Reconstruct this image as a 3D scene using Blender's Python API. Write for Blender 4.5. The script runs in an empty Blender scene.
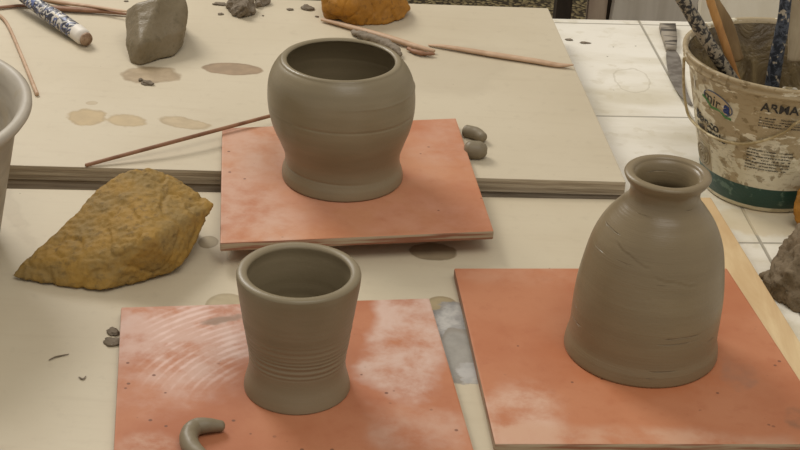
import bpy, bmesh, math, random
from mathutils import Vector, Matrix, noise
C = bpy.context.scene.collection
PI = math.pi
random.seed(7)

# ------------------------------------------------------------------ camera
F = 1585.0; TH = math.radians(27.5); H = 0.80
RO = math.radians(3.0)          # the photographer held the camera slightly rolled
def unroll(u, v):
    x, y = u-400, v-225
    return (x*math.cos(RO)+y*math.sin(RO))/F, (-x*math.sin(RO)+y*math.cos(RO))/F
def P(u, v, z=0.0):
    """world point at height z seen at photo position (u, v)"""
    du, dv = unroll(u, v)
    t = (H-z)/(math.sin(TH)+dv*math.cos(TH))
    return Vector((du*t, (math.cos(TH)-dv*math.sin(TH))*t, z))
def depth(p):
    return p.y*math.cos(TH) - (p.z-H)*math.sin(TH)
def project(p):
    d = depth(p); x = F*p.x/d; y = F*(-(p.z-H)*math.cos(TH)-p.y*math.sin(TH))/d
    return 400+x*math.cos(RO)-y*math.sin(RO), 225+x*math.sin(RO)+y*math.cos(RO)
def zrow(b, v):
    """height above b's footprint that shows at row v"""
    lo, hi = -.2, .6
    for _ in range(40):
        m_ = (lo+hi)/2
        if project(Vector((b.x, b.y, m_)))[1] > v: lo = m_
        else: hi = m_
    return lo
def leanto(b, z, u):
    """sideways offset that brings the axis at height z to column u"""
    return (u-project(Vector((b.x, b.y, z)))[0])*depth(Vector((b.x, b.y, z)))/F
cam = bpy.data.cameras.new('camera'); co = bpy.data.objects.new('camera', cam); C.objects.link(co)
co.location = (0, 0, H); co.rotation_euler = (Matrix.Rotation(PI/2-TH, 3, 'X')@Matrix.Rotation(RO, 3, 'Z')).to_euler()
cam.sensor_width = 36; cam.lens = F/800*36; cam.clip_start = 0.05; cam.clip_end = 60
bpy.context.scene.camera = co

# ------------------------------------------------------------------ helpers
def srgb(h):
    h = h.lstrip('#'); out = []
    for i in (0, 2, 4):
        c = int(h[i:i+2], 16)/255
        out.append(c/12.92 if c <= 0.04045 else ((c+0.055)/1.055)**2.4)
    return (*out, 1)
def tag(o, label=None, cat=None, group=None, kind=None):
    if label: o['label'] = label
    if cat: o['category'] = cat
    if group: o['group'] = group
    if kind: o['kind'] = kind
    return o
def empty(name, loc, label, cat, group=None):
    o = bpy.data.objects.new(name, None); C.objects.link(o); o.location = loc
    return tag(o, label, cat, group)
def link(name, bm, mat, parent=None, smooth=True, loc=None):
    """bm is in world coordinates; the object origin is put at loc (or the parent's location)"""
    me = bpy.data.meshes.new(name)
    org = Vector(loc) if loc is not None else Vector((0, 0, 0))
    if parent is not None:
        q = parent; org = Vector((0, 0, 0))
        while q: org = org + q.location; q = q.parent
    elif loc is None:
        xs = [v.co for v in bm.verts]
        org = sum(xs, Vector())/len(xs); org.z = min(v.z for v in xs)
    bmesh.ops.translate(bm, verts=bm.verts, vec=-org)
    bmesh.ops.recalc_face_normals(bm, faces=bm.faces)
    bm.to_mesh(me); bm.free()
    for p in me.polygons: p.use_smooth = smooth
    me.materials.append(mat)
    o = bpy.data.objects.new(name, me); C.objects.link(o)
    if parent is not None: o.parent = parent
    else: o.location = org
    return o
def prism(bm, quad, z0, z1, bev=0.0):
    lo = [bm.verts.new((p[0], p[1], z0)) for p in quad]
    hi = [bm.verts.new((p[0], p[1], z1)) for p in quad]
    n = len(quad)
    fs = [bm.faces.new(hi), bm.faces.new(list(reversed(lo)))]
    for i in range(n):
        fs.append(bm.faces.new((lo[i], lo[(i+1) % n], hi[(i+1) % n], hi[i])))
    if bev:
        es = list({e for f in fs for e in f.edges})
        bmesh.ops.bevel(bm, geom=es, offset=bev, segments=2, affect='EDGES', profile=0.6)
    return bm
def box(bm, cx, cy, cz, sx, sy, sz, rz=0, bev=0.0):
    c, s = math.cos(rz), math.sin(rz)
    q = [(cx+x*c-y*s, cy+x*s+y*c) for x, y in ((-sx/2, -sy/2), (sx/2, -sy/2), (sx/2, sy/2), (-sx/2, sy/2))]
    return prism(bm, q, cz-sz/2, cz+sz/2, bev)
def smoothcurve(pts, n):
    """Catmull-Rom through tuples"""
    pts = [tuple(p) for p in pts]; out = []
    for i in range(len(pts)-1):
        p0 = pts[max(i-1, 0)]; p1 = pts[i]; p2 = pts[i+1]; p3 = pts[min(i+2, len(pts)-1)]
        for k in range(n):
            t = k/n
            out.append(tuple(0.5*((2*b)+(-a+c)*t+(2*a-5*b+4*c-d)*t*t+(-a+3*b-3*c+d)*t**3) for a, b, c, d in zip(p0, p1, p2, p3)))
    out.append(pts[-1]); return out
def lathe(bm, cx, cy, prof, seg=128, off=None, ridge=None, wob=0.0):
    """prof: (r, z); off(z)->dx,dy; closed at r==0"""
    rings = []
    for r, z in prof:
        dx, dy = off(z) if off else (0, 0)
        if r < 1e-6: rings.append([bm.verts.new((cx+dx, cy+dy, z))]); continue
        ring = []
        for i in range(seg):
            a = 2*PI*i/seg
            rr = r
            if ridge: rr += ridge(r, z, a)
            if wob: rr += wob*noise.noise(Vector((math.cos(a)*1.3+cx*9, math.sin(a)*1.3, z*25)))
            ring.append(bm.verts.new((cx+dx+rr*math.cos(a), cy+dy+rr*math.sin(a), z)))
        rings.append(ring)
    for A, B in zip(rings, rings[1:]):
        if len(A) == 1 and len(B) == 1: continue
        for i in range(seg):
            j = (i+1) % seg
            if len(A) == 1: bm.faces.new((A[0], B[i], B[j]))
            elif len(B) == 1: bm.faces.new((A[i], A[j], B[0]))
            else: bm.faces.new((A[i], A[j], B[j], B[i]))
    return bm
def tube(bm, pts, rad, seg=14, n=6, flat=1.0, rough=0.0, up=Vector((0, 0, 1))):
    """smooth tube through world points, radii per point, flat squashes it along 'up'"""
    pr = smoothcurve([(*p, r) for p, r in zip(pts, rad)], n) if len(pts) > 2 else \
         [tuple(a+(b-a)*k/8 for a, b in zip((*pts[0], rad[0]), (*pts[1], rad[1]))) for k in range(9)]
    rings = []; N = len(pr)
    for i, q in enumerate(pr):
        p = Vector(q[:3]); r = q[3]
        t = (Vector(pr[min(i+1, N-1)][:3])-Vector(pr[max(i-1, 0)][:3])).normalized()
        s = t.cross(up).normalized() if abs(t.dot(up)) < .98 else t.cross(Vector((1, 0, 0))).normalized()
        w = s.cross(t).normalized()
        ring = []
        for k in range(seg):
            a = 2*PI*k/seg
            v = p+s*math.cos(a)*r+w*math.sin(a)*r*flat
            if rough: v += (v-p).normalized()*rough*noise.noise(v*160)
            ring.append(bm.verts.new(v))
        rings.append((ring, p, t, r))
    for (A, *_), (B, *_) in zip(rings, rings[1:]):
        for k in range(seg):
            j = (k+1) % seg; bm.faces.new((A[k], A[j], B[j], B[k]))
    for (ring, p, t, r), sg in ((rings[0], -1), (rings[-1], 1)):
        prev = ring
        for f, d in ((.8, .45), (.4, .75)):
            nr = [bm.verts.new(p+(v.co-p)*f+t*sg*r*d*.7*min(1, flat*1.5)) for v in ring]
            for k in range(seg):
                j = (k+1) % seg; bm.faces.new((prev[k], prev[j], nr[j], nr[k]))
            prev = nr
        bm.faces.new(prev)
    return bm
def lump_bm(pts, vox=0.0022, smooth=4, big=0.006, fine=0.0015, bs=22, fs=95, zmin=None, seed=0.0, crack=0.0):
    """irregular lump: hull of points, remeshed evenly, softened and roughened"""
    bm = bmesh.new()
    for p in pts: bm.verts.new(p)
    r = bmesh.ops.convex_hull(bm, input=bm.verts)
    junk = list({g for g in r['geom_interior']+r['geom_unused'] if isinstance(g, bmesh.types.BMVert)})
    if junk: bmesh.ops.delete(bm, geom=junk, context='VERTS')
    bmesh.ops.recalc_face_normals(bm, faces=bm.faces)
    me = bpy.data.meshes.new('m'); bm.to_mesh(me); bm.free()
    o = bpy.data.objects.new('m', me); C.objects.link(o)
    m = o.modifiers.new('r', 'REMESH'); m.mode = 'VOXEL'; m.voxel_size = vox
    dg = bpy.context.evaluated_depsgraph_get(); dg.update()
    ev = o.evaluated_get(dg); me2 = bpy.data.meshes.new_from_object(ev)
    bpy.data.objects.remove(o); bpy.data.meshes.remove(me)
    bm = bmesh.new(); bm.from_mesh(me2); bpy.data.meshes.remove(me2)
    for _ in range(smooth): bmesh.ops.smooth_vert(bm, verts=bm.verts, factor=.5, use_axis_x=True, use_axis_y=True, use_axis_z=True)
    bm.normal_update()
    S = Vector((seed, seed*1.7, seed*.3)); mv = []
    for v in bm.verts:
        d = big*noise.noise(v.co*bs+S) + fine*noise.fractal(v.co*fs+S, 0.9, 2.1, 4)
        if crack:
            w = abs(noise.noise(v.co*bs*1.6+S*2)); d -= crack*max(0, 1-w*9)
        mv.append(v.co+v.normal*d)
    for v, c in zip(bm.verts, mv):
        v.co = c
        if zmin is not None and v.co.z < zmin: v.co.z = zmin+(v.co.z-zmin)*0.02
    return bm

# ------------------------------------------------------------------ material helpers
class M:
    def __init__(s, name, rough=.6, spec=.3):
        s.m = bpy.data.materials.new(name); s.m.use_nodes = True
        s.t = s.m.node_tree; s.n = s.t.nodes; s.b = s.n['Principled BSDF']
        s.b.inputs['Roughness'].default_value = rough
        s.b.inputs['Specular IOR Level'].default_value = spec
        s.pos = s.n.new('ShaderNodeNewGeometry').outputs['Position']
        s.obj = s.n.new('ShaderNodeTexCoord').outputs['Object']
    def L(s, a, b): s.t.links.new(a, b)
    def set(s, sock, v):
        if hasattr(v, 'links'): s.L(v, sock)
        else: sock.default_value = v
    def math(s, op, a, b=0.0, c=None, clamp=False):
        n = s.n.new('ShaderNodeMath'); n.operation = op; n.use_clamp = clamp
        s.set(n.inputs[0], a); s.set(n.inputs[1], b)
        if c is not None: s.set(n.inputs[2], c)
        return n.outputs[0]
    def scale(s, vec, sc, loc=(0, 0, 0), rot=(0, 0, 0)):
        n = s.n.new('ShaderNodeMapping'); n.vector_type = 'POINT'
        s.L(vec, n.inputs[0]); n.inputs['Scale'].default_value = sc
        n.inputs['Location'].default_value = loc; n.inputs['Rotation'].default_value = rot
        return n.outputs[0]
    def noise(s, vec, scale, detail=4, rough=.55, dist=0.0):
        n = s.n.new('ShaderNodeTexNoise'); s.L(vec, n.inputs['Vector'])
        n.inputs['Scale'].default_value = scale; n.inputs['Detail'].default_value = detail
        n.inputs['Roughness'].default_value = rough; n.inputs['Distortion'].default_value = dist
        return n.outputs['Fac']
    def voronoi(s, vec, scale, out='Distance', feat='F1'):
        n = s.n.new('ShaderNodeTexVoronoi'); s.L(vec, n.inputs['Vector']); n.inputs['Scale'].default_value = scale
        n.feature = feat
        return n.outputs[out]
    def ramp(s, fac, a, b, lo=0.0, hi=1.0):
        n = s.n.new('ShaderNodeMapRange'); n.interpolation_type = 'SMOOTHSTEP'
        s.set(n.inputs[0], fac); s.set(n.inputs[1], a); s.set(n.inputs[2], b); n.inputs[3].default_value = lo; n.inputs[4].default_value = hi
        return n.outputs[0]
    def mix(s, fac, a, b, mode='MIX'):
        n = s.n.new('ShaderNodeMix'); n.data_type = 'RGBA'; n.blend_type = mode
        s.set(n.inputs[0], fac); s.set(n.inputs[6], a); s.set(n.inputs[7], b)
        return n.outputs[2]
    def color(s, c): s.set(s.b.inputs['Base Color'], c)
    def rough(s, c): s.set(s.b.inputs['Roughness'], c)
    def bump(s, h, dist, strength=1.0):
        n = s.n.new('ShaderNodeBump'); n.inputs['Strength'].default_value = strength; n.inputs['Distance'].default_value = dist
        s.L(h, n.inputs['Height'])
        if s.b.inputs['Normal'].links: s.L(s.b.inputs['Normal'].links[0].from_socket, n.inputs['Normal'])
        s.L(n.outputs[0], s.b.inputs['Normal'])
    def spot(s, c, rx, ry, rot=0.0, wob=.25, ns=40, edge=.12):
        """0..1 mask of a blot with its own uneven outline, centred at world point c"""
        sub = s.n.new('ShaderNodeVectorMath'); sub.operation = 'SUBTRACT'; s.L(s.pos, sub.inputs[0]); sub.inputs[1].default_value = (c[0], c[1], 0)
        rt = s.n.new('ShaderNodeVectorRotate'); rt.rotation_type = 'Z_AXIS'; s.L(sub.outputs[0], rt.inputs[0]); rt.inputs['Angle'].default_value = -rot
        mu = s.n.new('ShaderNodeVectorMath'); mu.operation = 'MULTIPLY'; s.L(rt.outputs[0], mu.inputs[0]); mu.inputs[1].default_value = (1/rx, 1/ry, 0)
        ln = s.n.new('ShaderNodeVectorMath'); ln.operation = 'LENGTH'; s.L(mu.outputs[0], ln.inputs[0])
        d = s.math('MULTIPLY_ADD', s.math('SUBTRACT', s.noise(s.pos, ns, 3), .5), wob*4, ln.outputs['Value'])
        return s.ramp(d, 1-edge, 1+edge, 1.0, 0.0), d
    def spotpx(s, u, v, ru, rv, z=0.0, **k):
        c = P(u, v, z); rx = (P(u+ru, v, z)-c).length; ry = abs(P(u, v-rv, z).y-P(u, v+rv, z).y)/2
        return s.spot(c, rx, ry, **k)

def clay_mat(name, hexa, hexb, rough=.45, ridges=True, scratch=False, ring=1.0):
    m = M(name, rough, .35)
    a = m.noise(m.scale(m.obj, (8, 8, 60)), 1.0, 5)
    b = m.noise(m.obj, 9, 3)
    f = m.math('ADD', m.math('MULTIPLY', a, .6), m.math('MULTIPLY', b, .5))
    col = m.mix(m.ramp(f, .35, .75), srgb(hexa), srgb(hexb))
    fine = m.noise(m.scale(m.obj, (25, 25, 900)), 1.0, 3)
    if ridges:
        m.bump(fine, .0003, .35*ring)
        m.bump(m.noise(m.scale(m.obj, (6, 6, 160)), 1.0, 2), .0008, .18*ring)
    if scratch:
        # scored lines in the leather-hard surface
        tilt = m.scale(m.obj, (10, 10, 330), rot=(0.10, .16, 0))
        sc = m.noise(tilt, 1.0, 2)
        zone = m.ramp(m.noise(m.obj, 22, 1), .48, .60)
        line = m.math('MULTIPLY', m.ramp(sc, .66, .72), zone)
        m.bump(m.math('MULTIPLY', line, -1.0), .0011, 1.0)
        col = m.mix(m.math('MULTIPLY', line, .35), col, srgb('8d8069'))
    m.bump(m.noise(m.obj, 260, 3), .0004, .35)
    m.color(col)
    m.rough(m.ramp(b, .3, .7, rough-.06, rough+.12))
    return m.m

# ---- table / boards
def laminate(name, base, dark, spots):
    m = M(name, .52, .35)
    n1 = m.noise(m.scale(m.pos, (3, 3, 3)), 1.0, 5)
    n2 = m.noise(m.pos, 60, 5)
    gr = m.noise(m.scale(m.pos, (10, 90, 10)), 1.0, 4)
    col = m.mix(m.ramp(n1, .35, .7), srgb(base), srgb(dark))
    col = m.mix(m.math('MULTIPLY', m.ramp(gr, .5, .8), .16), col, srgb('a8957a'))
    col = m.mix(m.math('MULTIPLY', m.ramp(n2, .55, .8), .16), col, srgb('93836b'))
    speck = m.math('MULTIPLY', m.ramp(m.voronoi(m.pos, 38), .035, .02), m.ramp(m.noise(m.pos, 8, 1), .52, .56))
    col = m.mix(speck, col, srgb('7a6b55'))
    rg = .5
    for (u, v, ru, rv, z, kw, hexc, amt, rim) in spots:
        mk, d = m.spotpx(u, v, ru, rv, z, **kw)
        inner = m.mix(m.ramp(m.noise(m.pos, 55, 4), .35, .65), srgb(hexc), srgb(rim))
        col = m.mix(m.math('MULTIPLY', mk, amt), col, inner)
        edge = m.math('MULTIPLY', mk, m.ramp(d, .72, .98))
        col = m.mix(m.math('MULTIPLY', edge, .35*amt), col, srgb('75634a'))
    m.color(col); m.bump(n2, .0006, .25)
    # plywood layers where the cut edge shows
    return m
def ply_edges(m, z0, th, dark, light):
    g = m.n.new('ShaderNodeNewGeometry'); sep = m.n.new('ShaderNodeSeparateXYZ'); m.L(g.outputs['True Normal'], sep.inputs[0])
    side = m.ramp(m.math('ABSOLUTE', sep.outputs[2]), .55, .35)
    sp = m.n.new('ShaderNodeSeparateXYZ'); m.L(m.pos, sp.inputs[0])
    zz = m.math('ADD', sp.outputs[2], m.math('MULTIPLY', m.math('SUBTRACT', m.noise(m.scale(m.pos, (6, 6, 6)), 1.0, 2), .5), .003))
    lay = m.math('SINE', m.math('MULTIPLY', zz, 2*PI/(th/2.6)))
    fib = m.noise(m.scale(m.pos, (16, 16, 700)), 1.0, 4)
    f = m.math('ADD', m.math('MULTIPLY', lay, .10), fib)
    c = m.mix(m.ramp(f, .3, .75), srgb(dark), srgb(light))
    old = m.b.inputs['Base Color'].links[0].from_socket
    m.color(m.mix(side, old, c)); m.bump(m.math('MULTIPLY', f, side), .0012, .6)

K = dict
far_spots = [
 (150, 75, 29, 9, .018, K(wob=.2), 'a58e6d', .8, '8f7858'),
 (232, 69, 30, 6, .018, K(wob=.1, edge=.06), '9a8062', .9, '8c7458'),
 (88, 117, 19, 8, .018, K(wob=.3, edge=.15), 'b59a6a', .75, 'a98f62'),
 (125, 120, 20, 5.5, .018, K(wob=.3, edge=.15, rot=-.35), 'b59a6a', .65, 'a98f62'),
 (92, 103, 6, 2, .018, K(wob=.2), 'ae9875', .5, 'a08a66'),
 (184, 123, 25, 5, .018, K(wob=.25, rot=-.3), 'b39b74', .65, 'a48c66'),
 (440, 68, 60, 22, .018, K(wob=.5, edge=.5, ns=10), 'a3937a', .25, 'a39378'),
]
near_spots = [
 (208, 242, 10, 6.5, 0, K(wob=.12, edge=.06), '9c8a68', .75, '8f7f60'),
 (433, 252, 23, 9, 0, K(wob=.15, edge=.06), '8c7a5d', .8, '7f6e52'),
 (226, 305, 20, 12, 0, K(wob=.06, edge=.05), 'a6946f', .7, '9a8863'),
 (441, 305, 15, 9, 0, K(wob=.12, edge=.06), 'a4906a', .9, '9a8863'),
 (455, 322, 24, 22, 0, K(wob=.22, ns=60, edge=.05), 'b9b5ad', .95, '8f8c88'),
 (460, 355, 23, 28, 0, K(wob=.14, ns=50, edge=.04), '8f8a80', .97, '9b968c'),
 (470, 372, 12, 12, 0, K(wob=.5, ns=70, edge=.1), 'b8b4ad', .8, 'a5a29c'),
 (5, 200, 8, 40, 0, K(wob=.5, edge=.5, rot=.5), 'b5a58a', .3, 'ab9a7e'),
]
mf = laminate('far_board_laminate', 'c6b99f', 'beb095', far_spots)
ply_edges(mf, 0, .018, '908068', 'b9a98f')
mn = laminate('near_board_laminate', 'c6b99e', 'bdae92', near_spots)
ply_edges(mn, 0, .03, '8b7a61', 'bba884')
def wood(name, light, dark, rough=.55, s=(6, 6, 90), rot=(0, 0, 0), sp=.25):
    m = M(name, rough, sp)
    v = m.scale(m.pos, s, rot=rot)
    g = m.noise(v, 1.0, 5, .6, .6)
    f = m.noise(m.pos, 180, 3)
    m.color(m.mix(m.ramp(g, .3, .72), srgb(dark), srgb(light)))
    m.bump(g, .0008, .4); m.bump(f, .0003, .3)
    return m
m_low = wood('dark_plank', 'b4a48d', '8c7d69', s=(12, 12, 500)).m

Z0 = 0.0; ZF = .018; ZT = -.03
# far board outline
fl = P(-330, 155.8, ZF); fr = P(626, 182, ZF); br = P(548, 8, ZF); bl = P(-330, -21, ZF)
bm = prism(bmesh.new(), [fl, fr, br, bl], 0.0002, ZF, .0012)
tag(link('plywood_board', bm, mf.m, smooth=False), 'large beige laminated plywood board behind the gap, its dark layered front edge showing', 'board')
sup = [fl+Vector((0, .002, 0)), fr+Vector((-.002, .002, 0)), br+Vector((-.002, -.004, 0)), bl+Vector((0, -.004, 0))]
bm = prism(bmesh.new(), sup, ZT+.0002, 0.0, .001)
tag(link('support_plank', bm, m_low, smooth=False), 'dark greyish plank under the far beige board, seen in the gap', 'plank')
# near board
rb = P(711, 197, 0); rn = P(905, 511, 0)      # batten's right edge
lb = P(677, 197, 0); ln_ = P(845, 511, 0)
f2 = fl+Vector((0, -.030, 0)); 
nb = lb.lerp(ln_, 0.0); nb = Vector((nb.x, fr.y-.0035+.0005, 0))
q = [f2, Vector((nb.x-.0015, nb.y-.001, 0)), ln_+Vector((-.0015, 0, 0)), Vector((-.80, ln_.y, 0))]
bm = prism(bmesh.new(), q, ZT+.0002, Z0, .0010)
tag(link('plywood_board', bm, mn.m, smooth=False), 'beige laminated board nearest the viewer, under the cup and bottle tiles', 'board')
mb = wood('pale_batten_wood', 'd8bf93', 'c2a276', s=(40, 5, 60), rot=(0, 0, -.12))
bm = prism(bmesh.new(), [lb, rb, rn, ln_], ZT+.0002, Z0-.0003, .0015)
tag(link('wooden_batten', bm, mb.m, smooth=False), 'pale bare wooden batten along the right edge of the near board', 'batten')

# white tiled table
mt = M('white_table_tiles', .35, .45)
yaw = 4.8*PI/180
tv = mt.scale(mt.pos, (1, 1, 1), loc=(0, 0, 0))
rt = mt.n.new('ShaderNodeVectorRotate'); rt.rotation_type = 'Z_AXIS'; mt.L(mt.pos, rt.inputs[0]); rt.inputs['Angle'].default_value = -yaw
sp = mt.n.new('ShaderNodeSeparateXYZ'); mt.L(rt.outputs[0], sp.inputs[0])
j0 = P(655, 50, ZT); ca, sa = math.cos(-yaw), math.sin(-yaw)
jx = j0.x*ca-j0.y*sa; j1 = P(655, 117, ZT); jy = j1.x*sa+j1.y*ca
def joint(val, off, pitch):
    d = mt.math('FRACT', mt.math('DIVIDE', mt.math('SUBTRACT', val, off-50*pitch-pitch/2), pitch))
    return mt.ramp(mt.math('MULTIPLY', mt.math('ABSOLUTE', mt.math('SUBTRACT', d, .5)), pitch), .0012, .0022, 1, 0)
g = mt.math('MAXIMUM', joint(sp.outputs[0], jx, .345), joint(sp.outputs[1], jy, .352))
n1 = mt.noise(mt.scale(mt.pos, (5, 14, 5)), 1.0, 5)
c = mt.mix(mt.ramp(n1, .40, .72), srgb('eae3d3'), srgb('d2c8b0'))
c = mt.mix(mt.math('MULTIPLY', mt.ramp(mt.noise(mt.pos, 45, 5), .55, .7), .35), c, srgb('c4b797'))
n3 = mt.noise(mt.pos, 14, 4)
c = mt.mix(mt.math('MULTIPLY', mt.ramp(n3, .60, .72), .22), c, srgb('b8aa88'))
c = mt.mix(mt.ramp(mt.voronoi(mt.pos, 30), .05, .03), c, srgb('8b8068'))
c = mt.mix(mt.math('MULTIPLY', g, .75), c, srgb('8f8673'))
ws, wd = mt.spotpx(770, 222, 62, 13, ZT, wob=.2, edge=.15)  # beige patch paints the bucket's contact shade into the table colour
c = mt.mix(mt.math('MULTIPLY', ws, .7), c, srgb('cdbb97'))
rs, rd = mt.spotpx(632, 80, 18, 12, ZT, wob=.12, edge=.02)
ring = mt.math('MULTIPLY', rs, mt.ramp(rd, .88, .95))
c = mt.mix(mt.math('MULTIPLY', ring, .35), c, srgb('a99c80'))
mt.color(c); mt.bump(mt.math('MULTIPLY', g, -1.0), .0012, .8)
tbl = empty('tiled_table', (0, 1.6, -.75), 'white tiled table that carries the boards, the bucket and the tiles', 'table')
b1 = P(560, 18.5, ZT); b2 = P(700, 21.5, ZT); dr = (b2-b1).normalized()
B1 = b1-dr*1.25; B2 = b1+dr*.75
q = [Vector((B1.x, .95, 0)), Vector((B2.x+.06, .95, 0)), B2, B1]
link('tabletop', prism(bmesh.new(), q, ZT-.035, ZT, .002), mt.m, tbl, False)
mleg = wood('table_leg_wood', '8a745a', '6d5942', s=(40, 40, 5)).m
for x, y in ((B1.x+.08, 1.03), (B2.x-.04, 1.03), (B1.x+.08, B1.y-.4), (B2.x-.08, B2.y-.4)):
    link('leg', box(bmesh.new(), x, y, (-.75+ZT-.035)/2, .06, .06, .75+ZT-.035, 0, .003), mleg, tbl, False)

# ------------------------------------------------------------------ terracotta tiles
def tile_mat(name, base, dark, dusty):
    m = M(name, .62, .3)
    n = m.noise(m.pos, 9, 5); n2 = m.noise(m.pos, 70, 5)
    col = m.mix(m.ramp(n, .35, .68), srgb(base), srgb(dark))
    col = m.mix(m.math('MULTIPLY', m.ramp(n2, .5, .8), .3), col, srgb('a05c3c'))
    for (u, v, ru, rv, z, kw, hexc, amt) in dusty:
        mk, d = m.spotpx(u, v, ru, rv, z, **kw)
        pat = m.ramp(m.noise(m.pos, 24, 6, .62, .1), .28, .66)
        col = m.mix(m.math('MULTIPLY', m.math('MULTIPLY', mk, pat), amt), col, srgb(hexc))
    speck = m.math('MULTIPLY', m.ramp(m.voronoi(m.pos, 62), .13, .08), m.ramp(m.noise(m.pos, 17, 1), .52, .57))
    col = m.mix(m.math('MULTIPLY', speck, .8), col, srgb('6a4634'))
    m.color(col); m.bump(n2, .0008, .35); m.bump(n, .002, .2)
    return m
def tile_edges(m):
    g = m.n.new('ShaderNodeNewGeometry'); sep = m.n.new('ShaderNodeSeparateXYZ'); m.L(g.outputs['True Normal'], sep.inputs[0])
    side = m.ramp(m.math('ABSOLUTE', sep.outputs[2]), .5, .25)
    f = m.noise(m.scale(m.pos, (14, 14, 300)), 1.0, 5)
    c = m.mix(m.ramp(f, .4, .62), srgb('8a5a42'), srgb('a8957a'))
    old = m.b.inputs['Base Color'].links[0].from_socket
    m.color(m.mix(side, old, c))
TT = .0105
zt1 = ZF+TT; zt = TT
m1 = tile_mat('terracotta_dusty', 'bf8661', 'b47552', [
  (250, 185, 70, 75, zt1, K(wob=.5, edge=.5, ns=14), 'caa58e', .8),
  (445, 145, 32, 32, zt1, K(wob=.5, edge=.4, ns=14), 'c79d84', .6),
  (342, 182, 80, 30, zt1, K(wob=.2, edge=.2, ns=14), 'bd7552', .5),
  (400, 215, 95, 20, zt1, K(wob=.4, edge=.4, ns=14), 'c99378', .5)])
m2 = tile_mat('terracotta_slip_smeared', 'b67956', 'a96846', [
  (190, 330, 110, 50, zt, K(wob=.45, edge=.35, ns=16), 'c9aa9a', 1.0),
  (165, 350, 55, 50, zt, K(wob=.4, edge=.35, ns=16), 'c7a28f', .9),
  (408, 330, 40, 62, zt, K(wob=.35, edge=.2, ns=16), 'c9aa98', 1.0),
  (420, 430, 55, 20, zt, K(wob=.6, edge=.5, ns=20), 'c39f88', .7),
  (150, 445, 30, 14, zt, K(wob=.5, edge=.4, ns=20), 'c9aa92', .8)])
m3 = tile_mat('terracotta_plain', 'b87a56', 'ae6c48', [
  (520, 425, 45, 40, zt, K(wob=.3, edge=.35, ns=14), 'caa48b', 1.0),
  (640, 440, 190, 12, zt, K(wob=.4, edge=.5, ns=14), 'c49a7d', .8),
  (640, 358, 90, 38, zt, K(wob=.2, edge=.25, ns=14), 'b0683f', .6),
  (739, 373, 16, 13, zt, K(wob=.45, edge=.4, ns=60), '97705a', .6),
  (797, 419, 12, 11, zt, K(wob=.35, edge=.3, ns=70), '7d5e48', .8),
  (520, 275, 60, 12, zt, K(wob=.5, edge=.5, ns=14), 'c49374', .5)])
# arc-shaped brush sweeps of slip on the cup's tile
c0 = P(318, 418, zt)
sub = m2.n.new('ShaderNodeVectorMath'); sub.operation = 'SUBTRACT'; m2.L(m2.pos, sub.inputs[0]); sub.inputs[1].default_value = c0
ln2 = m2.n.new('ShaderNodeVectorMath'); ln2.operation = 'LENGTH'; m2.L(sub.outputs[0], ln2.inputs[0])
wv = m2.math('ADD', m2.math('SINE', m2.math('MULTIPLY', ln2.outputs['Value'], 700)), m2.math('MULTIPLY', m2.noise(m2.scale(m2.pos, (1, 1, 1)), 22, 6, .6, .4), 7))
mk, _ = m2.spotpx(195, 345, 50, 40, zt, wob=.3, edge=.35, ns=18)
sw = m2.math('MULTIPLY', m2.ramp(wv, 3.2, 5.2), mk)
old = m2.b.inputs['Base Color'].links[0].from_socket
m2.color(m2.mix(m2.math('MULTIPLY', sw, .5), old, srgb('e6cabd')))
mk2, _ = m2.spotpx(222, 320, 24, 3.2, zt, wob=.45, edge=.35, ns=60, rot=.42)
old = m2.b.inputs['Base Color'].links[0].from_socket
m2.color(m2.mix(m2.math('MULTIPLY', mk2, .8), old, srgb('8b735f')))
for m in (m1, m2, m3): tile_edges(m)
def tile(px, zb, mat, label):
    q = [P(u, v, zb+TT) for u, v in px]
    return tag(link('terracotta_tile', prism(bmesh.new(), q, zb+.0003, zb+TT, .0018), mat, smooth=False), label, 'tile', 'square terracotta tiles under the pots')
tile([(220, 243), (494, 231), (456, 118), (222, 128)], ZF, m1.m, 'terracotta tile under the widest round pot, overhanging the far board')
tile([(108.5, 545), (499, 535), (429.5, 298), (121, 307)], Z0, m2.m, 'pinkish slip-smeared terracotta tile under the small flared cup')
tile([(495, 444), (842, 444), (727, 268), (454, 268)], Z0, m3.m, 'terracotta tile under the narrow-necked bottle')

# ------------------------------------------------------------------ pots
def rows(bx, bv, z0, data, axis=None):
    """data: (row, halfwidth) -> (r, z) about the foot centre"""
    b = P(bx, bv, z0); out = []
    for v, hw in data:
        z = z0 if v == 'b' else zrow(b, v)
        p = Vector((b.x, b.y, z)); out.append((hw*depth(p)/F, z))
    return b, out
def pot(name, label, b, outer, wall, floor, mat, rimr, off=None, ridge=None, inner=None, wob=.0006, seg=144):
    """outer: (r,z) from foot up; rounded lip, then the inside back down"""
    o = smoothcurve(outer, 14)
    base = [(0, outer[0][1]), (outer[0][0]*.5, outer[0][1]), (outer[0][0]*.93, outer[0][1])]
    rt_, zt_ = o[-1]
    lip = []
    ri = rt_-rimr
    for k in range(1, 8):
        a = PI*k/8
        lip.append((rt_-rimr/2+rimr/2*math.cos(a), zt_+rimr*.32*math.sin(a)))
    if inner is None:
        inn = [(r-wall, z) for r, z in reversed(outer[1:-1])]
        inn = [p for p in inn if p[1] > floor+.004]
    else: inn = inner
    ip = smoothcurve([(ri, zt_)]+inn+[(inn[-1][0]*.9, floor+.001), (inn[-1][0]*.6, floor), (0.0001, floor)], 8)[:-1]+[(0, floor)]
    bm = lathe(bmesh.new(), b.x, b.y, base+o+lip+ip, seg, off, ridge, wob)
    return tag(link(name, bm, mat, loc=(b.x, b.y, outer[0][1])), label, 'pot')

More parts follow.
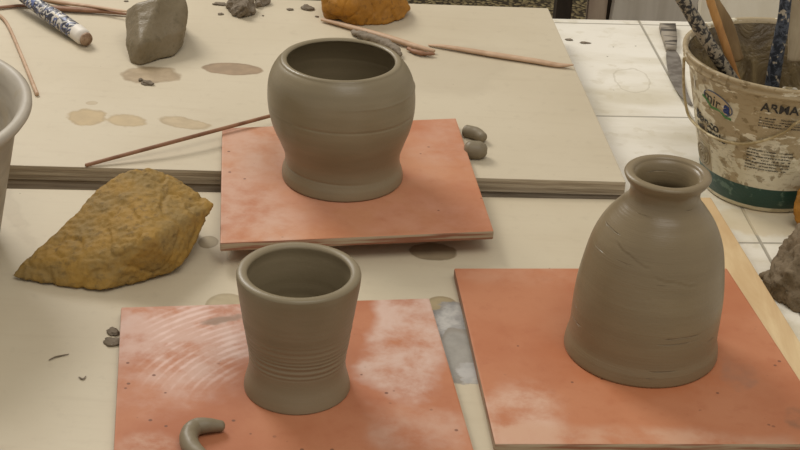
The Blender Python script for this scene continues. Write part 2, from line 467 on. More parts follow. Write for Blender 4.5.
clay = clay_mat('wet_grey_brown_clay', '7c6f55', '897b60', .36, ring=.8)
clay2 = clay_mat('cup_clay', '7c6f55', '887a60', .38)
clay3 = clay_mat('bottle_clay', '7b6b50', '867659', .35, scratch=True, ring=1.7)
# wide round pot
b, pr = rows(342.5, 175.5, zt1+.0003, [('b', 59), (174, 60.5), (168, 60), (160, 57.5), (150, 58), (138, 62.8), (125, 68.5), (110, 72.5), (96, 74), (82, 73.3), (72, 70), (64.5, 65), (61, 61)])
def rid1(r, z, a):
    d = 0
    for zz, w, h in ((b.z+.112, .0012, .0008), (b.z+.086, .001, -.0007), (b.z+.018, .0012, -.0007)):
        d += h*max(0, .45+.75*math.sin(a*1.0+zz*900))*math.exp(-((z+.0015*math.sin(a+1)-zz)/w)**2)
    return d
def lean(b, pr, u):
    z0_, z1_ = b.z, pr[-1][1]; dx = leanto(b, z1_, u)
    print('lean', dx)
    return lambda z: (dx*max(0, (z-z0_)/(z1_-z0_)), 0)
pot('wide_clay_pot', 'largest grey clay pot, round-bellied with a wide open mouth, wet surface', b, pr, .0075, b.z+.01, clay, .0075, off=lean(b, pr, 341), ridge=rid1)
# cup
b, pr = rows(297, 385, zt+.0003, [('b', 52), (384, 53), (378, 52), (368, 49.3), (359, 48.3), (348, 49.2), (336, 51.5), (313, 56), (290, 60), (280, 61.8), (273, 62.5)])
h0 = b.z
zlo, zhi = zrow(b, 356), zrow(b, 300)
def rid2(r, z, a):
    zz = z+.0012*a/PI
    w = max(0, min(1, (zz-zlo)/.006, (zhi-zz)/.02))
    return .00042*w*math.sin(zz*2*PI/.0046+1.2*math.sin(zz*300))
pot('flared_clay_cup', 'small grey clay cup with flared rim and ribbed throwing lines', b, pr, .0085, b.z+.012, clay2, .0095, off=lean(b, pr, 298.8), ridge=rid2)
# bottle
b, pr = rows(640, 347, zt+.0003, [('b', 75), (345, 76), (338, 75.5), (328, 73.5), (310, 73.5), (285, 73), (262, 70), (240, 65.3), (222, 57), (208, 46), (200, 38.5), (193, 35.2), (185, 36), (178.5, 41), (174, 43.6)])
zb = b.z; zr = pr[-1][1]
rdx = leanto(b, zr, 668); print('bottle lean', rdx)
def off3(z):
    t = (z-zb)/(zr-zb)
    return (rdx*t, 0)
def scratch(u0, v0, u1, v1, dp=.0007):
    out = []
    for u, v in ((u0, v0), (u1, v1)):
        hw, uc = 72, 650
        ph = math.asin(max(-.95, min(.95, (u-uc)/hw)))
        out += [1.5*PI+ph, zrow(b, v-hw*.42*math.cos(ph))]
    return (*out, dp)
SCR = [scratch(594, 246, 634, 269), scratch(640, 276, 686, 281), scratch(614, 289, 664, 299), scratch(646, 240, 690, 238, .0005), scratch(624, 262, 652, 262, .0005), scratch(600, 224, 634, 232, .0004)]
def rid3(r, z, a):
    # uneven foot flange, and scored lines round the shoulder
    for (a0, z0_, a1_, z1_, dp) in SCR:
        if a < 0: a += 2*PI
        if a0-.04 < a < a1_+.04:
            t = (a-a0)/(a1_-a0); fade = max(0, min(1, (a-a0+.04)/.1, (a1_+.04-a)/.1))
            e = z-(z0_+(z1_-z0_)*t+.0006*math.sin(a*17))
            return fade*dp*(.7*math.exp(-((e-.0013)/.0009)**2)-math.exp(-(e/.0009)**2))+.0010*math.sin(a*2+.6)*math.exp(-((z-zb)/.01)**2) if abs(e) < .004 else scr_next(r, z, a)
    return scr_next(r, z, a)
def scr_next(r, z, a):
    return .0010*math.sin(a*2+.6)*math.exp(-((z-zb)/.01)**2)
inn = [(pr[-2][0]-.010, pr[-2][1]), (pr[-4][0]-.008, pr[-4][1]), (pr[-5][0]-.006, pr[-5][1]-.004)]+[(r-.007, z) for r, z in reversed(pr[3:-6])]
pot('clay_bottle', 'tall grey clay bottle with narrow neck and flared lip, scored shoulder', b, pr, .007, b.z+.012, clay3, .009, off3, rid3, inner=inn, seg=240)

# ------------------------------------------------------------------ clay lumps and crumbs
def rawclay(name, a, bcol, c, rough=.7, s=1.0, sp=.3):
    m = M(name, rough, sp)
    n = m.noise(m.pos, 28*s, 6, .6); n2 = m.noise(m.pos, 120*s, 5, .65)
    col = m.mix(m.ramp(n, .38, .64), srgb(a), srgb(bcol))
    col = m.mix(m.math('MULTIPLY', m.ramp(n2, .52, .68), .6), col, srgb(c))
    m.color(col); m.bump(n2, .0025, .6); m.bump(m.noise(m.pos, 420*s, 3), .0008, .5)
    return m.m
ochre = rawclay('ochre_clay', '9c7938', '8d7342', '6e5934', .72)
orange = rawclay('orange_clay', 'ad7626', '9b6a26', '6f4c1f', .5)
grey = rawclay('grey_clay', '82745c', '77694f', '655941', .42, .6)
crumb = rawclay('dry_grey_clay', '857867', '70624f', '55493a', .75, 1.4)
brown = rawclay('rough_brown_clay', '7b6a52', '67573f', '4a3d2c', .75, 1.8)
def lump(name, pts, mat, label, cat='clay lump', group=None, z=0.0, **k):
    bm = lump_bm([P(*p) for p in pts], zmin=z+.0002, **k)
    return tag(link(name, bm, mat), label, cat, group)
lump('ochre_clay_lump', [(10, 277, .004), (28, 281, .002), (22, 264, .016), (62, 284, .0), (92, 290, .0), (105, 291, .004), (138, 284, .0), (172, 273, .004), (182, 266, .01),
      (60, 240, .028), (80, 208, .048), (97, 189, .062), (122, 173, .074), (148, 167, .074), (170, 174, .066), (214, 204, .047), (209, 212, .042),
      (150, 240, .052), (100, 262, .03), (196, 240, .02), (110, 225, .0), (180, 222, 0), (200, 225, .01)], ochre,
     'big ochre yellow clay lump with a pointed left end on near board', big=.0045, fine=.0013, smooth=3, seed=6, crack=.0022, bs=17, fs=190, vox=.0018)
lump('grey_clay_lump', [(131, 63, ZF), (140, 66, ZF), (152, 63, ZF), (172, 58, ZF), (184, 47, ZF+.004), (126, 45, ZF+.016), (124, 22, ZF+.035), (127, 10, ZF+.045), (140, 44, ZF+.030), (178, 32, ZF+.032),
      (187, 30, ZF+.03), (188, 8, ZF+.05), (186, -8, ZF+.07), (160, -4, ZF+.072), (136, 4, ZF+.062), (150, 20, ZF), (180, 22, ZF)], grey,
     'smooth grey clay lump on far board right of the patterned brush', z=ZF, big=.003, fine=.0006, smooth=3, seed=9, bs=30)
lump('ochre_clay_lump', [(324, 19, ZF), (345, 23, ZF), (360, 26, ZF), (385, 25, ZF), (404, 19, ZF+.002), (411, 9, ZF+.012), (402, -2, ZF+.025), (323, -4, ZF+.035), (323, 8, ZF+.02), (350, -18, ZF+.06), (385, -16, ZF+.055),
      (352, 4, ZF+.034), (330, -8, ZF), (400, 0, ZF)], orange,
     'orange ochre clay lump at top centre behind the wide pot', z=ZF, big=.007, fine=.001, smooth=2, seed=5, crack=.002)
lump('crumbly_clay_lump', [(229, 16, ZF), (242, 19, ZF), (256, 14, ZF), (254, 2, ZF+.012), (232, 4, ZF+.016), (246, 6, ZF+.02), (230, -8, ZF+.02), (253, -10, ZF+.024), (228, 8, ZF)], crumb,
     'crumbly dark grey clay piece at the top left of the wide pot', z=ZF, big=.006, fine=.003, smooth=1, seed=1, crack=.003, bs=50, vox=.0016)
lump('crumbly_clay_lump', [(254, 8, ZF), (266, 7, ZF), (272, 3, ZF+.003), (270, -5, ZF+.012), (256, -4, ZF+.012), (262, -10, ZF+.012), (258, 2, ZF+.01)], crumb,
     'smaller dark clay piece touching the right of the crumbly one', z=ZF, big=.004, fine=.002, smooth=1, seed=2, crack=.002, bs=50, vox=.0016)
zl = ZT
lump('rough_brown_clay_lump', [(770, 268, zl+.02), (764, 282, zl+.012), (776, 300, zl), (795, 312, zl), (820, 316, zl), (850, 300, zl), (845, 250, zl+.05), (800, 222, zl+.06), (786, 240, zl+.045),
      (812, 228, zl+.075), (840, 262, zl), (780, 262, zl), (800, 250, zl), (780, 286, zl+.024)], brown,
     'rough brown clay lump on white table at the right edge', z=zl, big=.008, fine=.004, smooth=1, seed=12, crack=.002, bs=40)
bm = tube(bmesh.new(), [P(776, 276, zl+.014), P(766, 276, zl+.012), P(760, 275, zl+.012)], [.009, .006, .0025], rough=.003)
sp_ = link('clay_spike', bm, brown, [o for o in C.objects if o.name == 'rough_brown_clay_lump'][0])
lump('orange_clay_lump', [(795, 220, zl+.01), (801, 231, zl), (830, 235, zl), (850, 228, zl), (792, 205, zl+.03), (797, 187, zl+.05), (820, 178, zl+.06), (845, 187, zl+.05), (812, 219, zl), (845, 218, zl)], orange,
     'orange clay lump at right edge between bucket and brown lump', z=zl, big=.005, fine=.001, smooth=3, seed=21)

def crumb_at(u, v, r, z, lab, sx=1.5, mat=None, hgt=.45, s=0, tilt=0, group='clay crumbs scattered on the far board'):
    c = P(u, v, z); bm = bmesh.new(); bmesh.ops.create_icosphere(bm, subdivisions=3, radius=1.0)
    for vt in bm.verts:
        d = 1+.5*noise.noise(vt.co*1.3+Vector((s, s, s)))+.25*noise.noise(vt.co*3+Vector((s, 0, s)))
        p = Vector((vt.co.x*r*sx*d, vt.co.y*r*d, vt.co.z*r*hgt*d))
        p.rotate(Matrix.Rotation(tilt, 3, 'Z')); p.z = max(p.z, -r*hgt*.5)
        vt.co = c+p+Vector((0, 0, r*hgt*.5+.0002))
    tag(link('clay_crumb', bm, mat or crumb), lab, 'clay crumb', group)
crumb_at(147, 84, .0055, ZF, 'curved clay crumb lying on the wet stain below the grey lump', 1.6, s=4, tilt=-.4)
crumb_at(141, 81, .003, ZF, 'tiny clay crumb touching the curved crumb on the wet stain', 1.0, s=5, hgt=.8)
crumb_at(220, 4.5, .0055, ZF, 'flat clay crumb left of the crumbly clay piece', 1.9, s=6, hgt=.3)
crumb_at(220.5, 14.5, .0034, ZF, 'round dark clay crumb below the flat crumb', 1.1, s=7)
crumb_at(290, 10, .0032, ZF, 'short clay crumb left of the wedge-shaped crumb', 1.5, s=8)
crumb_at(307.5, 9, .0072, ZF, 'wedge-shaped clay crumb left of the orange ochre lump', 1.3, s=9, tilt=-.3)
crumb_at(317, 17, .0022, ZF, 'smallest dark clay crumb at the end of the clayed stick', 1.2, s=10)
crumb_at(263, 16, .0016, ZF, 'tiny pale clay crumb right of the crumbly piece', 1.0, s=11)
crumb_at(126, 1.5, .0022, ZF, 'tiny clay crumb at top edge left of the grey lump', 1.5, s=12)
crumb_at(569, 40, .0036, ZT, 'brown crumb on white table next to the far board edge', 1.6, s=13, hgt=.3, group='crumbs on the white table')
crumb_at(585, 43, .004, ZT, 'brown flake on white table right of the other crumb', 1.8, s=14, hgt=.25, group='crumbs on the white table')
crumb_at(113, 333, .0075, 0, 'flat torn clay scrap against the left edge of the smeared tile, upper piece', .7, s=15, hgt=.3, tilt=.5, group='clay scraps on the near board')
crumb_at(112, 343, .0068, 0, 'flat torn clay scrap against the left edge of the smeared tile, lower piece', 1.1, s=16, hgt=.3, tilt=-.5, group='clay scraps on the near board')
tag(link('clay_curl', tube(bmesh.new(), [P(49, 360, .001), P(55, 357, .0012), P(62, 355.5, .001), P(69, 354, .001)], [.0005, .0009, .0009, .0004], 8, 4, .6), crumb), 'thin clay curl on near board left of the smeared tile, upper one', 'clay crumb')
tag(link('clay_curl', tube(bmesh.new(), [P(79, 377, .001), P(83, 379, .0012), P(86, 376, .001)], [.0006, .001, .0005], 8, 4, .6), crumb), 'short bent clay curl on near board, lower one left of the smeared tile', 'clay crumb')

# clay coils
def coil(pts, rad, label, flat=1.0, name='clay_coil', mat=None, rough=.0004):
    bm = tube(bmesh.new(), pts, rad, 20, 10, flat, rough)
    return tag(link(name, bm, mat or grey_c), label, 'clay coil')
grey_c = clay_mat('coil_clay', '7a6e57', '867961', .45, ridges=False)
R = .0075
coil([P(213, 470, zt+R), P(198, 455, zt+R), P(190, 445, zt+R), P(189, 435, zt+R), P(195, 427.5, zt+R), P(206, 425.5, zt+R), P(222, 426, zt+R*.75)], [R, R, R*1.05, R*1.05, R, R*.9, R*.62], 'hooked grey clay coil lying on the smeared tile beside the cup')
R = .0095
coil([P(469, 149.5, ZF+R), P(473, 149.8, ZF+R), P(479, 150.2, ZF+R), P(483, 150.5, ZF+R)], [R*1.15, R*1.2, R*1.2, R*1.0], 'thick rounded grey clay coil right of the wide pot tile', .95)
R = .007
coil([P(466, 131, ZF+R), P(471, 132.2, ZF+R), P(477, 134, ZF+R), P(483, 137.5, ZF+R)], [R*1.1, R*1.1, R*1.1, R*.85], 'thinner clay coil just behind the thick coil')

# ------------------------------------------------------------------ sticks and tools on the far board
pinkwood = wood('modelling_tool_wood', 'c6a88a', 'ad8c6e', .5, (30, 30, 30)).m
darkwood = wood('dark_stick_wood', '9c7356', '7a553d', .5, (30, 30, 30)).m
# thin stick resting on tile
tag(link('thin_wooden_stick', tube(bmesh.new(), [P(86, 165.2, ZF+.0022), P(180, 140, zt1+.0035), P(285, 112, zt1+.0065)], [.0022, .0024, .0022], 10), darkwood), 'thin brown stick running from the far board under the wide pot', 'stick')
tag(link('thin_wooden_stick', tube(bmesh.new(), [P(-8, 10, ZF+.003), P(6, 22, ZF+.003), P(20, 52, ZF+.003), P(37, 94, ZF+.003)], [.0022, .0022, .0022, .0026], 10), pinkwood), 'thin pale stick at the left edge beside the white basin', 'stick')
tag(link('modelling_tool', tube(bmesh.new(), [P(-20, 9.5, ZF+.003), P(25, 5.5, ZF+.003), P(60, 8.5, ZF+.0045), P(105, 11.5, ZF+.0045), P(129, 14.5, ZF+.0028)], [.003, .0035, .0055, .0045, .002], 12, 6, .6), darkwood), 'brown wooden modelling tool passing behind the patterned brush', 'tool')
tag(link('modelling_tool', tube(bmesh.new(), [P(18, -7, ZF+.003), P(55, 1.5, ZF+.003), P(96, 7, ZF+.009), P(127, 11.5, ZF+.011)], [.003, .0038, .003, .002], 12, 6, .7), pinkwood), 'pale slim modelling tool lying above the brown one at the top edge', 'tool')
# clay caked stick
st = empty('clay_caked_stick', P(375, 36, ZF), 'pinkish wooden modelling stick caked with grey clay behind the wide pot', 'tool')
link('shaft', tube(bmesh.new(), [P(322, 19.5, ZF+.004), P(355, 28, ZF+.005), P(390, 38, ZF+.006), P(415, 46, ZF+.005), P(434, 51, ZF+.004)], [.003, .0045, .0052, .0048, .003], 12, 6, .7), pinkwood, st)
link('clay_coating', tube(bmesh.new(), [P(352, 32, ZF+.004), P(362, 35, ZF+.006), P(378, 40, ZF+.007), P(392, 47, ZF+.007), P(401, 55, ZF+.005)], [.003, .006, .0065, .006, .003], 16, 8, .8, rough=.003), crumb, st)
link('clay_tip', tube(bmesh.new(), [P(408, 48.5, ZF+.004), P(420, 53, ZF+.004), P(434, 54, ZF+.004)], [.0025, .0045, .0025], 12, 6, .7, rough=.002), darkwood, st)
tag(link('modelling_tool', tube(bmesh.new(), [P(429, 45, ZF+.002), P(448, 47, ZF+.004), P(490, 54, ZF+.004), P(535, 61, ZF+.004), P(557, 65, ZF+.003), P(573, 65, ZF+.0055)], [.002, .004, .0055, .0055, .005, .0018], 12, 8, .6), pinkwood), 'long pinkish wooden modelling tool with curved tip, right of the caked stick', 'tool')
# patterned brush handle
mp = M('paint_marbled_handle', .4, .4)
w = mp.noise(mp.pos, 60, 2, .5, 3.0)
c = mp.mix(mp.ramp(w, .43, .47), srgb('c9c2b6'), srgb('33333e'))
c = mp.mix(mp.ramp(mp.noise(mp.pos, 75, 2, .5, 2.0), .56, .6), c, srgb('59648c'))
c = mp.mix(mp.ramp(mp.noise(mp.pos, 45, 1, .5, 2.0), .60, .64), c, srgb('c4b8a2'))
mp.color(c)
br_ = empty('patterned_brush', P(50, 20, ZF), 'thick brush handle with dark blue and white marbled paint on far board', 'brush')
a = P(8, -14, ZF+.024); e = P(78, 33, ZF+.0115); e2 = P(83, 37, ZF+.0115)
link('handle', tube(bmesh.new(), [a, a.lerp(e, .35), a.lerp(e, .7), e], [.006, .0095, .0115, .0110], 24, 8), mp.m, br_)
mw = M('white_ring_paint', .5); mw.color(srgb('d9d0c2'))
link('white_ring', tube(bmesh.new(), [e-(e2-e)*.25, e2], [.0114, .0110], 24), mw.m, br_)
m_end = M('cut_wood_end', .7); v_ = m_end.noise(m_end.pos, 200, 3); m_end.color(m_end.mix(m_end.ramp(v_, .4, .6), srgb('a58a70'), srgb('8b6f56')))
d = (e2-a).normalized()
bm = bmesh.new()
rm = bmesh.ops.create_cone(bm, cap_ends=True, segments=24, radius1=.0093, radius2=.0085, depth=.003)
bmesh.ops.transform(bm, matrix=Matrix.Translation(e2+d*.0088)@d.to_track_quat('Z', 'Y').to_matrix().to_4x4(), verts=bm.verts)
link('wood_end', bm, m_end.m, br_)

# ------------------------------------------------------------------ white basin at left
ms = M('basin_plastic', .5, .4)
n = ms.noise(ms.scale(ms.obj, (7, 7, 40)), 1.0, 5); n2 = ms.noise(ms.obj, 25, 5)
c = ms.mix(ms.ramp(n, .4, .65), srgb('afa593'), srgb('988d7b'))
c = ms.mix(ms.math('MULTIPLY', ms.ramp(n2, .55, .66), .5), c, srgb('a8987c'))
ms.color(c); ms.bump(n2, .001, .3)
zc = .168; bc = P(-169, 103, zc); rb_ = 196*depth(bc)/F
bs_ = empty('plastic_basin', (bc.x, bc.y, Z0), 'round white plastic basin streaked with dried slip at left edge', 'basin')
prof = [(0, Z0+.0003), (rb_*.74, Z0+.0003), (rb_*.77, Z0+.004), (rb_*.93, zc-.012), (rb_*.94, zc-.010), (rb_*.985, zc-.011), (rb_, zc-.007), (rb_, zc-.002), (rb_*.985, zc), (rb_*.955, zc), (rb_*.93, zc-.006), (rb_*.91, zc-.016), (rb_*.75, Z0+.011), (rb_*.70, Z0+.006), (0, Z0+.006)]
link('basin_shell', lathe(bmesh.new(), bc.x, bc.y, prof, 160), ms.m, bs_)
mslip = M('clay_slip', .25, .5); mslip.color(srgb('a8946f'))
link('slip', lathe(bmesh.new(), bc.x, bc.y, [(0, Z0+.06), (rb_*.80, Z0+.06), (rb_*.79, Z0+.055), (0, Z0+.055)], 96), mslip.m, bs_)

# ------------------------------------------------------------------ bucket
bu = P(763, 186, ZT)
Ztop = zrow(bu, 52)
rT = 102*depth(Vector((bu.x, bu.y, Ztop)))/F; rB = 61*depth(bu)/F
hB = Ztop-ZT
def brad(z):
    t = (z-ZT)/hB; return rB+(rT*.965-rB)*min(1, max(0, t))
bk = empty('paint_bucket', (bu.x, bu.y, ZT), 'old white plastic paint bucket smeared with clay, holding tools, green band at base', 'bucket')
mk_ = M('bucket_plastic', .45, .45)
sepb = mk_.n.new('ShaderNodeSeparateXYZ'); mk_.L(mk_.obj, sepb.inputs[0]); zb_ = sepb.outputs[2]
c = mk_.mix(mk_.ramp(mk_.noise(mk_.obj, 12, 3), .35, .7), srgb('d9d0b6'), srgb('c7bc9d'))
dn = mk_.noise(mk_.scale(mk_.obj, (1, 1, 1.3)), 26, 5, .55, .6)
amt = mk_.math('ADD', dn, mk_.ramp(zb_, .02, hB*1.0, -.10, .16))
c = mk_.mix(mk_.math('MULTIPLY', mk_.ramp(amt, .52, .56), .85), c, srgb('a08b66'))
c = mk_.mix(mk_.math('MULTIPLY', mk_.ramp(mk_.noise(mk_.obj, 70, 4), .57, .63), .7), c, srgb('77633f'))
c = mk_.mix(mk_.math('MULTIPLY', mk_.ramp(mk_.noise(mk_.scale(mk_.obj, (1, 1, 2.5)), 42, 4), .58, .62), mk_.ramp(zb_, .04, .09)), c, srgb('ddd3b8'))
c = mk_.mix(mk_.math('MULTIPLY', mk_.ramp(mk_.noise(mk_.scale(mk_.obj, (1, 1, 3)), 90, 5), .5, .7), .45), c, srgb('8f7a52'))
gn = mk_.noise(mk_.obj, 60, 4)
band = mk_.math('MULTIPLY', mk_.ramp(zb_, .0065, .0075), mk_.ramp(zb_, .0335, .0345, 1, 0))
gc = mk_.mix(mk_.ramp(gn, .58, .66), srgb('1c4136'), srgb('526b5c'))
c = mk_.mix(band, c, gc)
mk_.color(c); mk_.bump(dn, .002, .6); mk_.bump(mk_.noise(mk_.obj, 120, 4), .0015, .6)
def bp(ang, z, out=0.0):
    a = -PI/2+ang
    r = brad(z)+out; return Vector((bu.x+r*math.cos(a), bu.y+r*math.sin(a), z))
w = .0022
prof = [(0, ZT+.0003), (rB*.96, ZT+.0003), (rB, ZT+.003)]+[(brad(ZT+hB*t), ZT+hB*t) for t in (.15, .35, .55, .75, .86)]
prof += [(brad(Ztop-.014)+.0005, Ztop-.015), (rT*.985, Ztop-.0135), (rT*.99, Ztop-.011), (rT*.98, Ztop-.009), (rT*.98, Ztop-.006), (rT*1.0, Ztop-.004), (rT*1.0, Ztop-.001), (rT*.985, Ztop), (rT*.955, Ztop-.001), (rT*.94, Ztop-.006)]
link('bucket_wall', lathe(bmesh.new(), bu.x, bu.y, prof, 160), mk_.m, bk)
# clay-coated inside
mi = M('wet_clay_lining', .32, .5)
n = mi.noise(mi.obj, 22, 6, .6, 1.0)
mi.color(mi.mix(mi.ramp(n, .4, .65), srgb('5f5038'), srgb('8d7b57'))); mi.bump(n, .010, 1.0)
prof = [(rT*.94, Ztop-.006)]+[(brad(ZT+hB*t)-.004, ZT+hB*t) for t in (.85, .7, .55, .45)]+[(0, ZT+hB*.43)]
def rin(r, z, a): return -.0035*max(0, noise.noise(Vector((math.cos(a)*3, math.sin(a)*3, z*22))))-.001
link('clay_lining', lathe(bmesh.new(), bu.x, bu.y, prof, 120, ridge=rin), mi.m, bk)
# bail handle hanging down the front
mh = M('handle_plastic', .4, .4); nn = mh.noise(mh.obj, 60, 3); mh.color(mh.mix(mh.ramp(nn, .4, .6), srgb('c2b188'), srgb('9b865c')))
def on(u, v, out=.002):
    """point on the front of the bucket wall seen at (u, v)"""
    o_ = Vector((0, 0, H)); dr_ = (P(u, v, ZT)-o_).normalized()
    best = None; near = (9, None)
    for k in range(4000):
        p = o_+dr_*(1.0+k*.0005)
        if p.z < ZT: break
        if (Vector((p.x-bu.x, p.y-bu.y))).length <= (brad(p.z) if p.z < Ztop-.015 else rT)+out:
            best = p; break
        if p.z < Ztop:
            e_ = Vector((p.x-bu.x, p.y-bu.y)).length-brad(p.z)
            if e_ < near[0]: near = (e_, p)
    return best or near[1]
hp = [on(*q, .0035) for q in ((684, 58), (683.5, 80), (685, 100), (690, 118), (706, 133), (724, 141), (742, 144), (762, 141), (785, 132), (806, 119))]
hp += [bp(math.radians(62), Ztop-.045, .0045), bp(math.radians(82), Ztop-.022, .005)]
link('bail_handle', tube(bmesh.new(), hp, [.0017]*len(hp), 10, 6), mh.m, bk)
def surf(u, v):
    p = on(u, v, 0.0); a = math.atan2(p.y-bu.y, p.x-bu.x)+PI/2
    return a, p.z
def wrap(bm, a0, z0, out, rot=0.0):
    """flat drawing (x right, y up) bent on to the bucket wall"""
    c_, s_ = math.cos(rot), math.sin(rot)
    for vt in bm.verts:
        x, y = vt.co.x*c_-vt.co.y*s_, vt.co.x*s_+vt.co.y*c_
        z = z0+y; vt.co = bp(a0+x/brad(z), z, out+vt.co.z)
    return bm
def flatmat(name, hexc, r=.5):
    m = M(name, r, .4)
    n = m.noise(m.obj, 90, 4); m.color(m.mix(m.ramp(n, .58, .64), srgb(hexc), srgb('a89a78'))); return m.m
ink = flatmat('dark_ink', '33302b'); blue = flatmat('blue_ink', '27396f'); green = flatmat('green_ink', '4c7a3b')
gcol = flatmat('white_label', 'd8d2c2'); outl = flatmat('slate_ink', '50566a')
def ribbon(bm, pts, wd, h=.0003, closed=False):
    n = len(pts)
    def nrm(i):
        a_ = Vector(pts[(i-1) % n] if closed or i > 0 else pts[i]); b_ = Vector(pts[(i+1) % n] if closed or i < n-1 else pts[i])
        t = (b_-a_).normalized(); return Vector((-t.y, t.x))
    vs = []
    for i, p in enumerate(pts):
        q = nrm(i)*wd/2; p = Vector(p)
        vs.append([bm.verts.new((p.x+q.x, p.y+q.y, 0)), bm.verts.new((p.x+q.x, p.y+q.y, h)), bm.verts.new((p.x-q.x, p.y-q.y, h)), bm.verts.new((p.x-q.x, p.y-q.y, 0))])
    for i in range(n if closed else n-1):
        A, B = vs[i], vs[(i+1) % n]
        for k in range(3): bm.faces.new((A[k], A[k+1], B[k+1], B[k]))
def text_bm(s, size, bold=.0):
    cu = bpy.data.curves.new('t', 'FONT'); cu.body = s; cu.size = size; cu.align_x = 'CENTER'; cu.align_y = 'CENTER'; cu.extrude = .00015; cu.offset = bold
    cu.resolution_u = 3
    o = bpy.data.objects.new('t', cu); C.objects.link(o)
    dg = bpy.context.evaluated_depsgraph_get(); dg.update()
    me = bpy.data.meshes.new_from_object(o.evaluated_get(dg)); bpy.data.objects.remove(o); bpy.data.curves.remove(cu)
    bm = bmesh.new(); bm.from_mesh(me); bpy.data.meshes.remove(me)
    bmesh.ops.triangulate(bm, faces=bm.faces)
    for _ in range(3):
        es = [e for e in bm.edges if e.calc_length() > size*.16]
        if es:
            bmesh.ops.subdivide_edges(bm, edges=es, cuts=1); bmesh.ops.triangulate(bm, faces=bm.faces)
    bmesh.ops.translate(bm, verts=bm.verts, vec=(0, 0, .0002))
    return bm
la, lz = surf(717, 103)
# oval logo: pale field, outline, lettering, green zigzag hill line
field = bmesh.new(); cc = field.verts.new((0, 0, .0002)); rg = []
ox, oy = .0225, .0115
for k in range(48):
    a = 2*PI*k/48; rg.append(field.verts.new((ox*math.cos(a), oy*math.sin(a), .0002)))
for k in range(48): field.faces.new((cc, rg[k], rg[(k+1) % 48]))
link('logo_field', wrap(field, la, lz, .0003, -.22), flatmat('smudged_label', 'b9a582'), bk)
bm = bmesh.new(); ribbon(bm, [(ox*math.cos(2*PI*k/60), oy*math.sin(2*PI*k/60)) for k in range(-9, 40)], .0014)
link('logo_outline', wrap(bm, la, lz, .0004, -.22), outl, bk)
link('logo_lettering', wrap(text_bm('mir', .020), la-.075, lz+.0013, .0006, -.2), ink, bk)
link('logo_lettering', wrap(text_bm('a', .020, .0008), la+.145, lz-.0018, .0006, -.2), blue, bk)
bm = bmesh.new(); ribbon(bm, [(-.025, -.0015), (-.016, -.0035), (-.008, -.0095), (.006, -.0075), (.014, -.0125), (.022, -.012)], .0030, .0004)
link('logo_hill_line', wrap(bm, la, lz, .0008, -.1), green, bk)
a1, z1 = surf(706, 121); link('label_lettering', wrap(text_bm('Bianco', .0175, .0003), a1, z1, .0004, -.08), ink, bk)
a1, z1 = surf(709, 131.5); link('label_lettering', wrap(text_bm('universale', .0135, .0003), a1, z1, .0004, -.06), ink, bk)
a1, z1 = surf(780, 110); link('label_lettering', wrap(text_bm('ARMA', .0155, .0003), a1, z1, .0005, 0), ink, bk)
a1, z1 = surf(789, 94)
# pale patches of bare plastic near the rim
def patch(u, v, w_, h_, s):
    a_, z_ = surf(u, v); bm = bmesh.new(); c_ = bm.verts.new((0, 0, .0004)); r_ = []
    for k in range(40):
        t = 2*PI*k/40; q = 1+.35*noise.noise(Vector((math.cos(t)*1.4, math.sin(t)*1.4, s)))
        e_ = .55
        x = abs(math.cos(t))**e_*math.copysign(1, math.cos(t)); y = abs(math.sin(t))**e_*math.copysign(1, math.sin(t))
        r_.append(bm.verts.new((x*w_/2*q, y*h_/2*q, .0003)))
    for k in range(40): bm.faces.new((c_, r_[k], r_[(k+1) % 40]))
    link('bare_patch', wrap(bm, a_, z_, .0003, 0), gcol, bk)
patch(746, 90, .030, .010, 1.0); patch(791, 94, .024, .012, 2.2); patch(695, 82, .004, .018, 3.1)
# worn rows of fine print
def print_rows(u, v, w_, rows_, step, s, name='fine_print'):
    rnd = random.Random(s); a_, z_ = surf(u, v); bm = bmesh.new()
    for r_ in range(rows_):
        x = -w_/2; y = -r_*step
        xe = w_/2*(1 if r_ < rows_-1 else .85)
        while x < xe:
            l = rnd.uniform(.0012, .0042)
            if rnd.random() < .9:
                xx = x
                while xx < x+l:
                    hh = step*.42*rnd.uniform(.7, 1.2)
                    ribbon(bm, [(xx, y), (xx, y+hh)], .0003, .0002)
                    if rnd.random() < .7: ribbon(bm, [(xx, y+hh*rnd.choice((0, .5, 1))), (xx+.0006, y+hh*rnd.choice((0, .5, 1)))], .0003, .0002)
                    xx += .0007
            x += l+.0009
    link(name, wrap(bm, a_, z_, .0003, 0), ink, bk)
print_rows(769, 153, .050, 7, .0042, 4)
print_rows(781, 121, .048, 4, .0036, 9)
# moulded boss where the handle clips on
bm = bmesh.new(); ab, zb2 = surf(704, 153)
for rr in (.0145, .0105, .0065, .003):
    ribbon(bm, [(rr*math.cos(2*PI*k/32), rr*.95*math.sin(2*PI*k/32)) for k in range(32)], .0021, .0018, True)
link('handle_boss', wrap(bm, ab, zb2, .0002, 0), flatmat('boss_plastic', '8f8062'), bk)
bm = box(bmesh.new(), 0, 0, 0, .032, .034, .0012, 0, .0004)
bmesh.ops.subdivide_edges(bm, edges=bm.edges, cuts=4, use_grid_fill=True)
link('boss_plate', wrap(bm, ab, zb2, .0002, 0), flatmat('boss_plate', 'a5967a'), bk)

